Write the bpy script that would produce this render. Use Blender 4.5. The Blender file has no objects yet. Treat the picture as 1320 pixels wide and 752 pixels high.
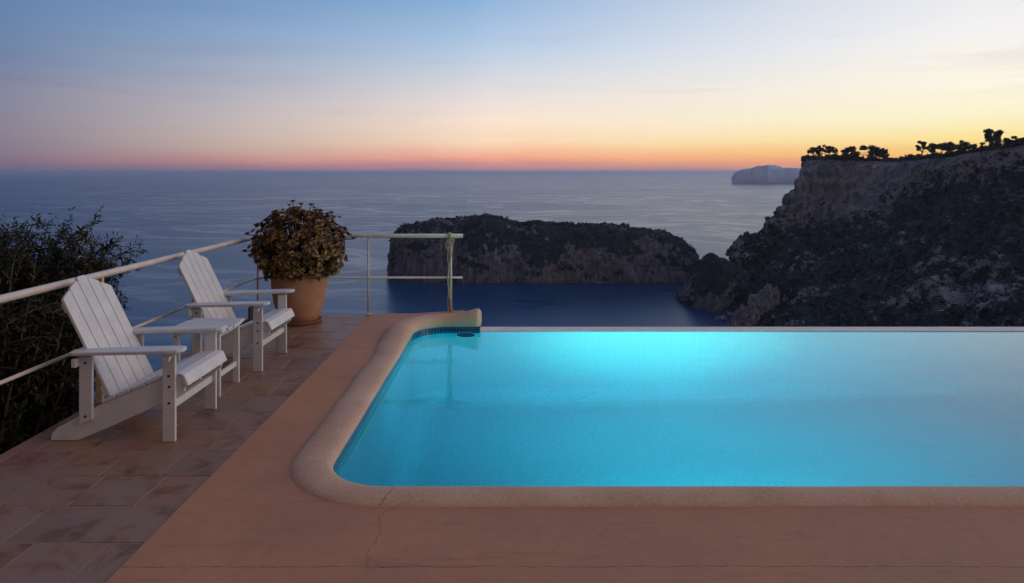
import bpy, bmesh, math, random
import numpy as np
from mathutils import Vector, Matrix, Euler, noise as mn

R = math.radians
random.seed(7); np.random.seed(7)
sc = bpy.context.scene
col = sc.collection
F, H, CX, CY = 880.0, 1.64, 660.0, 222.0      # focal length and horizon of the 1320 px photograph
SEA = -98.4

def P(px, py, Y):
    return Vector(((px-CX)*Y/F, Y, H-(py-CY)*Y/F))

# ------------------------------------------------------------------ scene helpers
def tag(o, label=None, cat=None, group=None, kind=None):
    if label: o['label'] = label
    if cat: o['category'] = cat
    if group: o['group'] = group
    if kind: o['kind'] = kind
    return o

def thing(name, loc, label, cat, group=None, rz=0.0):
    o = bpy.data.objects.new(name, None)
    o.empty_display_size = 0.2
    o.location = loc; o.rotation_euler = (0, 0, rz)
    col.objects.link(o)
    return tag(o, label, cat, group)

def copy_tree(o, parent=None):
    c = o.copy(); col.objects.link(c); c.parent = parent
    for ch in [x for x in bpy.data.objects if x.parent == o]:
        copy_tree(ch, c)
    return c

class MB:
    def __init__(s): s.v = []; s.f = []
    def add(s, verts, faces):
        n = len(s.v)
        s.v.extend([tuple(v) for v in verts])
        s.f.extend([tuple(i+n for i in f) for f in faces])
        return s
    def box(s, x0, x1, y0, y1, z0, z1):
        v = [(x0,y0,z0),(x1,y0,z0),(x1,y1,z0),(x0,y1,z0),(x0,y0,z1),(x1,y0,z1),(x1,y1,z1),(x0,y1,z1)]
        f = [(0,3,2,1),(4,5,6,7),(0,1,5,4),(1,2,6,5),(2,3,7,6),(3,0,4,7)]
        return s.add(v, f)
    def prism(s, poly, fn0, fn1):
        """poly 2D; fn0/fn1 map a 2D point to 3D on the two caps"""
        n = len(poly)
        v = [fn0(p) for p in poly] + [fn1(p) for p in poly]
        f = [tuple(range(n-1, -1, -1)), tuple(range(n, 2*n))]
        f += [(i, (i+1) % n, n+(i+1) % n, n+i) for i in range(n)]
        return s.add(v, f)
    def tube(s, pts, rads, seg=10, cap=True):
        pts = [Vector(p) for p in pts]
        if not hasattr(rads, '__len__'): rads = [rads]*len(pts)
        rings = []; up = None
        for i, p in enumerate(pts):
            d = (pts[min(i+1, len(pts)-1)] - pts[max(i-1, 0)]).normalized()
            if up is None:
                up = Vector((0,0,1)) if abs(d.z) < .9 else Vector((1,0,0))
            a = d.cross(up)
            if a.length < 1e-5: a = d.cross(Vector((0,1,0)))
            a.normalize(); b = a.cross(d).normalized(); up = b
            rings.append([p + (a*math.cos(t)+b*math.sin(t))*rads[i] for t in [2*math.pi*k/seg for k in range(seg)]])
        v = [q for r in rings for q in r]
        f = []
        for i in range(len(pts)-1):
            for k in range(seg):
                f.append((i*seg+k, i*seg+(k+1) % seg, (i+1)*seg+(k+1) % seg, (i+1)*seg+k))
        if cap:
            f.append(tuple(range(seg-1, -1, -1)))
            f.append(tuple(range((len(pts)-1)*seg, len(pts)*seg)))
        return s.add(v, f)
    def lathe(s, prof, seg=40, c=(0,0,0), cap=True):
        v = [(c[0]+r*math.cos(2*math.pi*k/seg), c[1]+r*math.sin(2*math.pi*k/seg), c[2]+z) for r, z in prof for k in range(seg)]
        f = []
        for i in range(len(prof)-1):
            for k in range(seg):
                f.append((i*seg+k, i*seg+(k+1) % seg, (i+1)*seg+(k+1) % seg, (i+1)*seg+k))
        if cap:
            f.append(tuple(range(seg-1, -1, -1)))
            f.append(tuple(range((len(prof)-1)*seg, len(prof)*seg)))
        return s.add(v, f)
    def build(s, name, mat, parent=None, smooth=False, bevel=0.0, recalc=True, autosmooth=None):
        me = bpy.data.meshes.new(name)
        me.from_pydata(s.v, [], s.f)
        if recalc:
            bm = bmesh.new(); bm.from_mesh(me)
            bmesh.ops.recalc_face_normals(bm, faces=bm.faces)
            bm.to_mesh(me); bm.free()
        if smooth:
            me.polygons.foreach_set('use_smooth', [True]*len(me.polygons))
        if mat: me.materials.append(mat)
        o = bpy.data.objects.new(name, me); col.objects.link(o)
        o.parent = parent
        if bevel:
            m = o.modifiers.new('bevel', 'BEVEL'); m.width = bevel; m.segments = 2; m.limit_method = 'ANGLE'; m.angle_limit = R(35)
        return o

def np_mesh(name, V, T, mat, parent=None, smooth=False, attr=None):
    """V (n,3) float, T (m,k) int with k = 3 or 4"""
    V = np.asarray(V, dtype=np.float32); T = np.asarray(T, dtype=np.int32)
    k = T.shape[1]
    me = bpy.data.meshes.new(name)
    me.vertices.add(len(V)); me.vertices.foreach_set('co', V.ravel())
    me.loops.add(T.size); me.loops.foreach_set('vertex_index', T.ravel())
    me.polygons.add(len(T)); me.polygons.foreach_set('loop_start', np.arange(0, T.size, k, dtype=np.int32))
    if smooth: me.polygons.foreach_set('use_smooth', np.ones(len(T), dtype=bool))
    me.update(calc_edges=True); me.validate()
    if attr:
        for an, av in attr.items():
            a = me.attributes.new(an, 'FLOAT', 'POINT'); a.data.foreach_set('value', np.asarray(av, dtype=np.float32))
    if mat: me.materials.append(mat)
    o = bpy.data.objects.new(name, me); col.objects.link(o); o.parent = parent
    return o

# ------------------------------------------------------------------ node helpers
class NT:
    def __init__(s, name):
        s.m = bpy.data.materials.new(name); s.m.use_nodes = True
        s.t = s.m.node_tree; s.t.nodes.clear()
        s.out = s.n('ShaderNodeOutputMaterial')
    def n(s, typ, **kw):
        nd = s.t.nodes.new(typ)
        for k, v in kw.items():
            if k.startswith('i_'):
                nd.inputs[k[2:].replace('_', ' ')].default_value = v
            else: setattr(nd, k, v)
        return nd
    def l(s, a, b): s.t.links.new(a, b)
    def coord(s, kind='Object', scale=(1,1,1)):
        tc = s.n('ShaderNodeTexCoord'); mp = s.n('ShaderNodeMapping')
        mp.inputs['Scale'].default_value = scale
        s.l(tc.outputs[kind], mp.inputs['Vector']); return mp.outputs['Vector']
    def noise(s, vec, scale, detail=4, rough=.55, dist=0.0, dim='3D'):
        n = s.n('ShaderNodeTexNoise'); n.noise_dimensions = dim
        n.inputs['Scale'].default_value = scale; n.inputs['Detail'].default_value = detail
        n.inputs['Roughness'].default_value = rough; n.inputs['Distortion'].default_value = dist
        if vec is not None: s.l(vec, n.inputs['Vector'])
        return n.outputs['Fac']
    def ramp(s, fac, stops, interp='LINEAR'):
        r = s.n('ShaderNodeValToRGB'); e = r.color_ramp.elements; r.color_ramp.interpolation = interp
        while len(e) > 1: e.remove(e[-1])
        e[0].position = stops[0][0]; e[0].color = c4(stops[0][1])
        for p, c in stops[1:]:
            k = e.new(p); k.color = c4(c)
        if fac is not None: s.l(fac, r.inputs['Fac'])
        return r.outputs['Color']
    def mix(s, fac, a, b, blend='MIX'):
        m = s.n('ShaderNodeMix'); m.data_type = 'RGBA'; m.blend_type = blend
        for inp, v in ((m.inputs[0], fac), (m.inputs[6], a), (m.inputs[7], b)):
            if hasattr(v, 'node'): s.l(v, inp)
            elif isinstance(v, (int, float)): inp.default_value = v
            else: inp.default_value = c4(v)
        return m.outputs[2]
    def math(s, op, a, b=0.0, c=0.0, clamp=False):
        m = s.n('ShaderNodeMath'); m.operation = op; m.use_clamp = clamp
        for i, v in enumerate((a, b, c)):
            if hasattr(v, 'node'): s.l(v, m.inputs[i])
            else: m.inputs[i].default_value = v
        return m.outputs[0]
    def maprange(s, v, a, b, c=0.0, d=1.0, smooth=False):
        m = s.n('ShaderNodeMapRange'); m.interpolation_type = 'SMOOTHSTEP' if smooth else 'LINEAR'
        s.l(v, m.inputs['Value'])
        for k, x in zip(('From Min', 'From Max', 'To Min', 'To Max'), (a, b, c, d)): m.inputs[k].default_value = x
        return m.outputs['Result']
    def bump(s, h, strength=.3, dist=.01, normal=None):
        b = s.n('ShaderNodeBump'); b.inputs['Strength'].default_value = strength; b.inputs['Distance'].default_value = dist
        s.l(h, b.inputs['Height'])
        if normal is not None: s.l(normal, b.inputs['Normal'])
        return b.outputs['Normal']
    def principled(s, color, rough=.6, normal=None, **kw):
        p = s.n('ShaderNodeBsdfPrincipled')
        for inp, v in (('Base Color', color), ('Roughness', rough)):
            if hasattr(v, 'node'): s.l(v, p.inputs[inp])
            else: p.inputs[inp].default_value = c4(v) if inp == 'Base Color' else v
        if normal is not None: s.l(normal, p.inputs['Normal'])
        for k, v in kw.items(): p.inputs[k.replace('_', ' ')].default_value = v
        s.l(p.outputs[0], s.out.inputs['Surface']); return p

def c4(c):
    c = tuple(c); return c if len(c) == 4 else c + (1.0,)
def srgb(r, g, b):
    return tuple(((x/255)/12.92 if x/255 <= .04045 else (((x/255)+.055)/1.055)**2.4) for x in (r, g, b))

# ------------------------------------------------------------------ materials
def mat_paint(name, base, var=.06, rough=.45, chips=False):
    t = NT(name); v = t.coord()
    n1 = t.noise(v, 9, 5, .6); n2 = t.noise(v, 70, 3, .6)
    c = t.mix(t.maprange(n1, .35, .7), base, tuple(x*(1-var*2.4) for x in base))
    c = t.mix(t.maprange(n2, .62, .75, 0, .35), c, tuple(x*y for x, y in zip(base, (.72, .66, .58))))
    t.principled(c, t.maprange(n1, .3, .7, rough-.08, rough+.12), t.bump(n2, .12, .002))
    return t.m
M_white = mat_paint('white_paint', (.72, .70, .66), .06)
M_cream = mat_paint('cream_paint', (.76, .64, .52), .08, .4)
M_post_warm = mat_paint('cream_post_warm_lit', (.68, .49, .28), .10, .5)  # cream posts, warm light put into their tan colour
t = NT('dark_bolt'); t.principled((.03, .025, .022), .5); M_bolt = t.m
t = NT('dark_cloth'); v = t.coord(); t.principled(t.mix(t.noise(v, 60), (.012, .014, .022), (.03, .035, .05)), .9); M_cloth = t.m
t = NT('rope'); v = t.coord(scale=(1, 1, 1)); w = t.n('ShaderNodeTexWave'); w.inputs['Scale'].default_value = 60; w.inputs['Distortion'].default_value = 2
t.l(v, w.inputs['Vector']); t.principled(t.mix(w.outputs['Fac'], (.50, .36, .20), (.66, .52, .33)), .85, t.bump(w.outputs['Fac'], .5, .004)); M_rope = t.m

def mat_tiles():
    t = NT('terracotta_tiles'); v = t.coord()
    g = t.n('ShaderNodeNewGeometry'); rnd = g.outputs['Random Per Island']
    a = t.ramp(rnd, [(0, (.29, .128, .058)), (.35, (.36, .172, .082)), (.65, (.36, .19, .102)), (1, (.27, .146, .086))])
    # offset noise per tile so the mottling does not run across joints
    cmb = t.n('ShaderNodeCombineXYZ'); t.l(t.math('MULTIPLY', rnd, 37.0), cmb.inputs[2])
    ad = t.n('ShaderNodeVectorMath'); ad.operation = 'ADD'; t.l(v, ad.inputs[0]); t.l(cmb.outputs[0], ad.inputs[1])
    n1 = t.noise(ad.outputs[0], 5, 5, .6, .6); n2 = t.noise(ad.outputs[0], 26, 4, .65, .3); n3 = t.noise(v, 180, 3, .6)
    c = t.mix(t.maprange(n1, .42, .68, 0, .75), a, (.285, .205, .172))
    c = t.mix(t.maprange(n1, .48, .30, 0, .9), c, (.135, .066, .040))
    c = t.mix(t.maprange(n2, .50, .72, 0, .55), c, (.32, .215, .160))
    c = t.mix(t.maprange(n3, .35, .65, .18, 0), c, (.06, .04, .03))
    rg = t.math('ADD', t.maprange(n1, .3, .7, .36, .52), t.maprange(n2, .3, .7, -.06, .08))
    t.principled(c, rg, t.bump(t.math('ADD', n2, t.math('MULTIPLY', n3, .4)), .30, .004), Specular_IOR_Level=.36)
    return t.m
M_tile = mat_tiles()
t = NT('grout'); v = t.coord(); t.principled(t.mix(t.noise(v, 30), (.24, .14, .095), (.38, .25, .18)), .9); M_grout = t.m

def mat_apron():
    t = NT('painted_concrete'); v = t.coord()
    n1 = t.noise(v, 1.3, 5, .6, .4); n2 = t.noise(v, 14, 6, .65); n3 = t.noise(v, 220, 3, .6)
    c = t.mix(t.maprange(n1, .35, .68), (.46, .192, .086), (.56, .25, .118))
    c = t.mix(t.maprange(n2, .52, .75, 0, .45), c, (.50, .27, .170))
    c = t.mix(t.maprange(n2, .45, .25, 0, .40), c, (.27, .120, .070))
    vs = t.coord(scale=(.6, 5, 1)); n4 = t.noise(vs, 2.2, 6, .7, 1.2)
    c = t.mix(t.maprange(n4, .56, .64, 0, .22), c, (.17, .088, .062))
    c = t.mix(t.maprange(n3, .60, .72, 0, .30), c, (.44, .29, .22))
    # hairline joint across the apron and the crack that runs from it to the coping
    sep = t.n('ShaderNodeSeparateXYZ'); t.l(v, sep.inputs[0])
    x, y = sep.outputs[0], sep.outputs[1]
    nw = t.noise(v, 7, 4, .6); nf = t.noise(v, 45, 3, .6)
    wob = t.math('MULTIPLY', t.math('SUBTRACT', nw, .5), .030)
    wob2 = t.math('ADD', t.math('MULTIPLY', t.math('SUBTRACT', nw, .5), .20), t.math('MULTIPLY', t.math('SUBTRACT', nf, .5), .035))
    dj = t.math('ABSOLUTE', t.math('ADD', t.math('SUBTRACT', y, 2.825), wob))
    j = t.math('MULTIPLY', t.maprange(dj, .001, .0045, .8, 0), t.maprange(t.math('ADD', nf, t.math('MULTIPLY', nw, .6)), .62, .95, .10, 1))
    dc = t.math('ABSOLUTE', t.math('ADD', t.math('SUBTRACT', x, t.math('MULTIPLY_ADD', y, .03, -.70)), wob2))
    cr = t.math('MULTIPLY', t.maprange(dc, .0010, .004, .75, 0), t.math('MULTIPLY', t.math('GREATER_THAN', y, 2.83), t.math('LESS_THAN', y, 3.7)))
    ln = t.math('MAXIMUM', j, t.math('MULTIPLY', cr, .85))
    c = t.mix(ln, c, (.05, .022, .016))
    h = t.math('SUBTRACT', t.math('ADD', t.math('MULTIPLY', n2, .8), t.math('MULTIPLY', n3, .35)), t.math('MULTIPLY', ln, 1.2))
    t.principled(c, t.maprange(n1, .3, .7, .58, .72), t.bump(h, .35, .006))
    return t.m
M_apron = mat_apron()

def mat_coping():
    t = NT('coping_stone'); v = t.coord()
    n1 = t.noise(v, 2.4, 5, .6); n2 = t.noise(v, 60, 4, .65); n3 = t.noise(v, 260, 2, .5)
    vo = t.n('ShaderNodeTexVoronoi'); vo.inputs['Scale'].default_value = 130; t.l(v, vo.inputs['Vector'])
    c = t.mix(t.maprange(n1, .35, .68), (.60, .345, .20), (.72, .46, .30))
    c = t.mix(t.maprange(n2, .52, .70, 0, .55), c, (.78, .55, .39))
    c = t.mix(t.maprange(n2, .45, .28, 0, .45), c, (.36, .19, .115))
    c = t.mix(t.maprange(vo.outputs['Distance'], .0, .28, .35, 0), c, (.20, .12, .09))
    sep = t.n('ShaderNodeSeparateXYZ'); t.l(v, sep.inputs[0])
    nw = t.noise(v, 7, 4, .6); nf = t.noise(v, 45, 3, .6)
    wob2 = t.math('ADD', t.math('MULTIPLY', t.math('SUBTRACT', nw, .5), .10), t.math('MULTIPLY', t.math('SUBTRACT', nf, .5), .035))
    dc = t.math('ABSOLUTE', t.math('ADD', t.math('SUBTRACT', sep.outputs[0], t.math('MULTIPLY_ADD', sep.outputs[1], .10, -2.93)), wob2))
    cr = t.math('MULTIPLY', t.maprange(dc, .0010, .004, .6, 0), t.math('LESS_THAN', sep.outputs[1], -1.6))
    c = t.mix(cr, c, (.06, .03, .02))
    h = t.math('ADD', t.math('MULTIPLY', n2, .7), t.math('MULTIPLY', n3, .6))
    t.principled(c, .75, t.bump(t.math('SUBTRACT', h, t.math('MULTIPLY', cr, 1.0)), .55, .005))
    return t.m
M_coping = mat_coping()

def mat_mosaic(name, ca, cb, grout, size=.025, line=.10, rough=.55):
    t = NT(name)
    tc = t.n('ShaderNodeTexCoord')
    ad = t.n('ShaderNodeVectorMath'); ad.operation = 'ADD'; ad.inputs[1].default_value = (50.0113, 50.0071, 50.0059); t.l(tc.outputs['Object'], ad.inputs[0])
    sc_ = t.n('ShaderNodeVectorMath'); sc_.operation = 'SCALE'; sc_.inputs['Scale'].default_value = 1/size; t.l(ad.outputs[0], sc_.inputs[0])
    fr = t.n('ShaderNodeVectorMath'); fr.operation = 'FRACTION'; t.l(sc_.outputs[0], fr.inputs[0])
    fl = t.n('ShaderNodeVectorMath'); fl.operation = 'FLOOR'; t.l(sc_.outputs[0], fl.inputs[0])
    wn = t.n('ShaderNodeTexWhiteNoise'); t.l(fl.outputs[0], wn.inputs['Vector'])
    sp = t.n('ShaderNodeSeparateXYZ'); t.l(fr.outputs[0], sp.inputs[0])
    g = t.n('ShaderNodeNewGeometry'); sn = t.n('ShaderNodeSeparateXYZ'); t.l(g.outputs['True Normal'], sn.inputs[0])
    ln = None
    for i in range(3):
        k = t.math('MULTIPLY', t.math('LESS_THAN', sp.outputs[i], line), t.math('LESS_THAN', t.math('ABSOLUTE', sn.outputs[i]), .8))
        ln = k if ln is None else t.math('MAXIMUM', ln, k)
    big = t.noise(tc.outputs['Object'], 1.1, 3)
    c = t.mix(wn.outputs['Value'], ca, cb)
    c = t.mix(t.maprange(big, .35, .65, 0, .25), c, tuple(x*.75 for x in ca))
    c = t.mix(ln, c, grout)
    t.principled(c, rough)
    return t.m
M_mosaic = mat_mosaic('pool_mosaic', (.02, .52, .59), (.03, .59, .64), (.18, .72, .74))
M_band = mat_mosaic('waterline_tiles', (.008, .03, .085), (.02, .06, .14), (.10, .20, .27), .030, .12, .15)

def mat_water():
    t = NT('pool_water'); v = t.coord(scale=(1, 1.0, 1))
    n1 = t.noise(v, 2.2, 2, .5); n2 = t.noise(v, 11, 2, .5, .4)
    h = t.math('ADD', n1, t.math('MULTIPLY', n2, .18))
    p = t.principled((1, 1, 1), .045, t.bump(h, .10, .03), IOR=1.333, Transmission_Weight=1.0)
    va = t.n('ShaderNodeVolumeAbsorption'); va.inputs['Color'].default_value = (.02, .72, .86, 1); va.inputs['Density'].default_value = .33
    t.l(va.outputs[0], t.out.inputs['Volume'])
    return t.m
M_water = mat_water()

def mat_sea():
    t = NT('sea_water'); tc = t.n('ShaderNodeTexCoord'); v = tc.outputs['Object']
    mp = t.n('ShaderNodeMapping'); mp.inputs['Scale'].default_value = (.45, 1, 1); mp.inputs['Rotation'].default_value = (0, 0, R(12)); t.l(v, mp.inputs['Vector'])
    big = t.noise(mp.outputs[0], .0016, 5, .6, 1.6)
    med = t.noise(mp.outputs[0], .012, 4, .6, .8)
    fil = t.noise(mp.outputs[0], .0035, 3, .55, 3.0)
    streak = t.maprange(t.math('ABSOLUTE', t.math('SUBTRACT', fil, .5)), .0, .05, 1, 0)
    rough = t.math('ADD', t.maprange(big, .3, .7, .30, .36), t.math('MULTIPLY', streak, -.075))
    w1 = t.noise(v, .9, 3, .6); w2 = t.noise(v, .12, 4, .6)
    h = t.math('ADD', t.math('MULTIPLY', w2, 1.4), t.math('MULTIPLY', w1, .3))
    c = t.mix(t.maprange(med, .3, .7), (.003, .040, .125), (.006, .050, .15))
    t.principled(c, rough, t.bump(h, .15, .5), IOR=1.333, Specular_Tint=(1, 1, 1, 1))
    return t.m
M_sea = mat_sea()

def mat_rock(name, lite, mid, dark, veg, scale=1.0, attr='rock'):
    t = NT(name); tc = t.n('ShaderNodeTexCoord'); v = tc.outputs['Object']
    mp = t.n('ShaderNodeMapping'); mp.inputs['Scale'].default_value = (1, 1, .28); t.l(v, mp.inputs['Vector'])
    n1 = t.noise(mp.outputs[0], .045*scale, 6, .65, .5); n2 = t.noise(v, .16*scale, 7, .68); n3 = t.noise(mp.outputs[0], .22*scale, 5, .65); n4 = t.noise(v, .02*scale, 5, .6)
    vo = t.n('ShaderNodeTexVoronoi'); vo.inputs['Scale'].default_value = .12*scale; vo.feature = 'DISTANCE_TO_EDGE'; t.l(mp.outputs[0], vo.inputs['Vector'])
    rk = t.ramp(n1, [(.28, dark), (.46, mid), (.60, mid), (.72, lite)])
    rk = t.mix(t.maprange(n3, .56, .38, 0, .85), rk, dark)
    rk = t.mix(t.maprange(n2, .58, .72, 0, .6), rk, lite)
    rk = t.mix(t.maprange(n4, .50, .64, 0, .55), rk, tuple(a*b for a, b in zip(mid, (1.30, 1.0, .80))))
    rk = t.mix(t.maprange(vo.outputs['Distance'], .0, .05, .5, 0), rk, tuple(x*.5 for x in dark))
    at = t.n('ShaderNodeAttribute'); at.attribute_name = attr
    m = t.math('ADD', at.outputs['Fac'], t.math('ADD', t.maprange(n2, .2, .8, -.75, .75), t.maprange(n4, .3, .7, -.25, .25)))
    m = t.maprange(m, .44, .58)
    vg = t.mix(t.maprange(n2, .35, .65), veg, tuple(x*1.9 for x in veg))
    c = t.mix(m, vg, rk)
    h = t.math('ADD', t.math('MULTIPLY', n3, 3.0), t.math('ADD', t.math('MULTIPLY', n2, 4.0), t.maprange(vo.outputs['Distance'], 0, .15, 0, 1.0)))
    t.principled(c, .9, t.bump(h, .8, 1.0))
    return t.m
M_cliff = mat_rock('cliff_rock', (.48, .50, .56), (.285, .295, .34), (.085, .093, .118), (.018, .030, .042))
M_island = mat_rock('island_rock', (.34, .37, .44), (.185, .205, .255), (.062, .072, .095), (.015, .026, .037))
M_cape_hazed = mat_rock('cape_rock_hazed', (.34, .46, .66), (.32, .43, .62), (.29, .39, .57), (.25, .34, .50))  # distance haze painted into rock and scrub as a flat blue
M_boulder = mat_rock('boulder_rock', (.56, .59, .65), (.36, .38, .43), (.12, .13, .155), (.008, .014, .019), 2.5)

def mat_leaf(name, stops, rough=.5, trans=.25, big=0):
    t = NT(name); g = t.n('ShaderNodeNewGeometry')
    c = t.ramp(g.outputs['Random Per Island'], stops)
    if big:
        v = t.coord(); na = t.noise(v, big, 4, .6); nb = t.noise(v, big*5, 3, .6)
        k = t.maprange(t.math('ADD', na, t.math('MULTIPLY', t.math('SUBTRACT', nb, .5), .9)), .36, .66)
        c = t.mix(1.0, c, t.mix(k, (.45, .50, .55), (2.6, 2.5, 2.2)), 'MULTIPLY')
    p = t.principled(c, rough)
    tr = t.n('ShaderNodeBsdfTranslucent'); t.l(c, tr.inputs['Color'])
    mx = t.n('ShaderNodeMixShader'); mx.inputs[0].default_value = trans
    t.l(p.outputs[0], mx.inputs[1]); t.l(tr.outputs[0], mx.inputs[2]); t.l(mx.outputs[0], t.out.inputs['Surface'])
    return t.m
M_maquis = mat_leaf('maquis_leaves', [(0, (.007, .015, .023)), (.5, (.014, .026, .037)), (1, (.030, .046, .056))], .7, .1, .028)
M_pine = mat_leaf('pine_needles', [(0, (.014, .020, .012)), (.6, (.028, .036, .020)), (1, (.05, .055, .028))], .7, .2)
M_aeonium = mat_leaf('succulent_leaves', [(0, (.12, .038, .020)), (.35, (.21, .078, .030)), (.55, (.19, .12, .034)), (.78, (.32, .19, .046)), (1, (.50, .34, .08))], .42, .15)
M_oleander = mat_leaf('narrow_leaves', [(0, (.014, .018, .008)), (.5, (.030, .034, .014)), (.85, (.060, .050, .020)), (1, (.13, .085, .035))], .42, .22)
t = NT('bark'); v = t.coord(scale=(1, 1, .2)); n = t.noise(v, 14, 5, .65); t.principled(t.mix(n, (.05, .035, .028), (.16, .124, .062)), .9, t.bump(n, .6, .02)); M_bark = t.m
t = NT('terracotta_pot'); v = t.coord(); n = t.noise(v, 4, 5, .6); n2 = t.noise(v, 40, 4, .65); ns = t.noise(t.coord(scale=(1, 1, 6)), 6, 4, .6)
c = t.mix(t.maprange(n, .35, .68), (.42, .185, .090), (.54, .28, .150)); c = t.mix(t.maprange(n2, .55, .72, 0, .4), c, (.62, .40, .26)); c = t.mix(t.maprange(ns, .55, .7, 0, .35), c, (.30, .13, .065))
t.principled(c, .75, t.bump(n2, .25, .004)); M_pot = t.m
t = NT('saucer_clay'); v = t.coord(); n = t.noise(v, 12, 5, .6); t.principled(t.mix(n, (.16, .06, .035), (.28, .12, .07)), .8, t.bump(n, .2, .004)); M_saucer = t.m
t = NT('potting_soil'); v = t.coord(); n = t.noise(v, 60, 5, .7); t.principled(t.mix(n, (.02, .014, .01), (.07, .05, .035)), .95, t.bump(n, .8, .02)); M_soil = t.m
t = NT('lens_glass'); t.principled((.012, .06, .14), .25); M_lens = t.m
t = NT('white_plastic'); t.principled((.8, .8, .78), .35); M_plastic = t.m
t = NT('render_wall'); v = t.coord(); n = t.noise(v, 3, 6, .65); t.principled(t.mix(n, (.42, .30, .22), (.55, .42, .32)), .85, t.bump(n, .2, .02)); M_render = t.m
t = NT('edge_stone'); v = t.coord(); n = t.noise(v, 5, 6, .65); n2 = t.noise(v, 50, 4, .6)
c = t.mix(t.maprange(n, .35, .65), (.84, .72, .65), (.92, .83, .77)); c = t.mix(t.maprange(n2, .5, .7, 0, .4), c, (.48, .33, .25)); t.principled(c, .6, t.bump(n2, .3, .004)); M_edge = t.m

# ------------------------------------------------------------------ world
def build_world():
    w = bpy.data.worlds.new('World'); sc.world = w; w.use_nodes = True
    T = NT.__new__(NT); T.t = w.node_tree; T.t.nodes.clear()
    out = T.n('ShaderNodeOutputWorld'); bg = T.n('ShaderNodeBackground'); T.l(bg.outputs[0], out.inputs['Surface'])
    tc = T.n('ShaderNodeTexCoord'); d = tc.outputs['Generated']
    sp = T.n('ShaderNodeSeparateXYZ'); T.l(d, sp.inputs[0])
    el = T.math('MULTIPLY', T.math('ARCSINE', sp.outputs[2]), 180/math.pi)
    az = T.math('MULTIPLY', T.math('ARCTAN2', sp.outputs[0], sp.outputs[1]), 180/math.pi)
    # thin streaks of high cloud
    cm = T.n('ShaderNodeCombineXYZ'); T.l(T.math('MULTIPLY', az, .035), cm.inputs[0]); T.l(T.math('MULTIPLY', el, .42), cm.inputs[1])
    cl = T.noise(cm.outputs[0], 1.0, 6, .58, .5)
    cm2 = T.n('ShaderNodeCombineXYZ'); T.l(T.math('MULTIPLY', az, .02), cm2.inputs[0]); T.l(T.math('MULTIPLY', el, .10), cm2.inputs[1]); cm2.inputs[2].default_value = 4
    cl2 = T.noise(cm2.outputs[0], 1.3, 4, .55, .3)
    el_w = T.math('ADD', el, T.math('MULTIPLY', T.math('SUBTRACT', cl2, .5), 2.2))
    u = T.math('SQRT', T.math('DIVIDE', T.math('MAXIMUM', el_w, 0.0), 90.0))
    def st(lst): return [(math.sqrt(e/90.0), srgb(*c)) for e, c in lst]
    rA = T.ramp(u, st([(0, (215,148,130)), (.5, (250,168,112)), (1.2, (255,200,108)), (2.4, (255,231,155)), (4.2, (255,246,206)), (6.5, (255,248,230)), (10, (245,243,243)), (14.2, (230,231,237)), (20, (206,215,236)), (32, (176,196,230)), (50, (118,142,182)), (90, (82,102,142))]))
    rB = T.ramp(u, st([(0, (160,136,152)), (.5, (212,146,144)), (1.0, (252,176,148)), (2.2, (255,222,190)), (4.0, (252,230,212)), (6, (234,224,222)), (8.5, (206,214,226)), (11, (174,200,228)), (14.2, (140,178,219)), (20, (112,154,208)), (34, (104,144,198)), (50, (96,124,168)), (90, (82,102,142))]))
    rC = T.ramp(u, st([(0, (98,100,126)), (1.0, (114,106,132)), (2.6, (122,116,140)), (5, (118,124,152)), (8.0, (98,120,158)), (11, (84,118,164)), (14.2, (74,116,166)), (22, (58,94,148)), (45, (74,100,148)), (90, (82,102,142))]))
    rD = T.ramp(u, st([(0, (106,86,74)), (12, (112,90,78)), (28, (120,100,90)), (45, (106,96,98)), (70, (86,98,126)), (90, (82,102,142))]))  # rear sky, out of view, warmed as added fill for terrace and chairs
    sunaz = 36.0
    dd = T.math('ABSOLUTE', T.math('SUBTRACT', az, sunaz))
    dd = T.math('MINIMUM', dd, T.math('SUBTRACT', 360.0, dd))
    c = T.mix(T.maprange(dd, 2, 40, 0, 1), rA, rB)
    c = T.mix(T.maprange(dd, 38, 76, 0, 1), c, rC)
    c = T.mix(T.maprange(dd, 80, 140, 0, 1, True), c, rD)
    sm = T.math('MULTIPLY', T.maprange(cl, .52, .72, 0, 1, True), T.math('MULTIPLY', T.maprange(el, .8, 3.0, 0, 1), T.maprange(el, 20, 7, 0, 1)))
    c = T.mix(T.math('MULTIPLY', sm, .5), c, T.mix(1.0, c, (.80, .74, .80), 'MULTIPLY'))
    sl = T.math('MULTIPLY', T.maprange(cl2, .52, .68, 0, 1, True), T.maprange(el, 4, 9, 0, .025))
    c = T.mix(sl, c, (.95, .86, .80))
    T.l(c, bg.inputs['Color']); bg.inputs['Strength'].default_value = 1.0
build_world()

# ------------------------------------------------------------------ camera
cam = bpy.data.cameras.new('camera'); co = bpy.data.objects.new('camera', cam); col.objects.link(co)
co.location = (0, 0, H); co.rotation_euler = (R(90), 0, 0)
cam.sensor_width = 36; cam.lens = 36*F/1320; cam.shift_y = -(376-CY)/1320
cam.clip_start = .05; cam.clip_end = 200000
sc.camera = co

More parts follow.
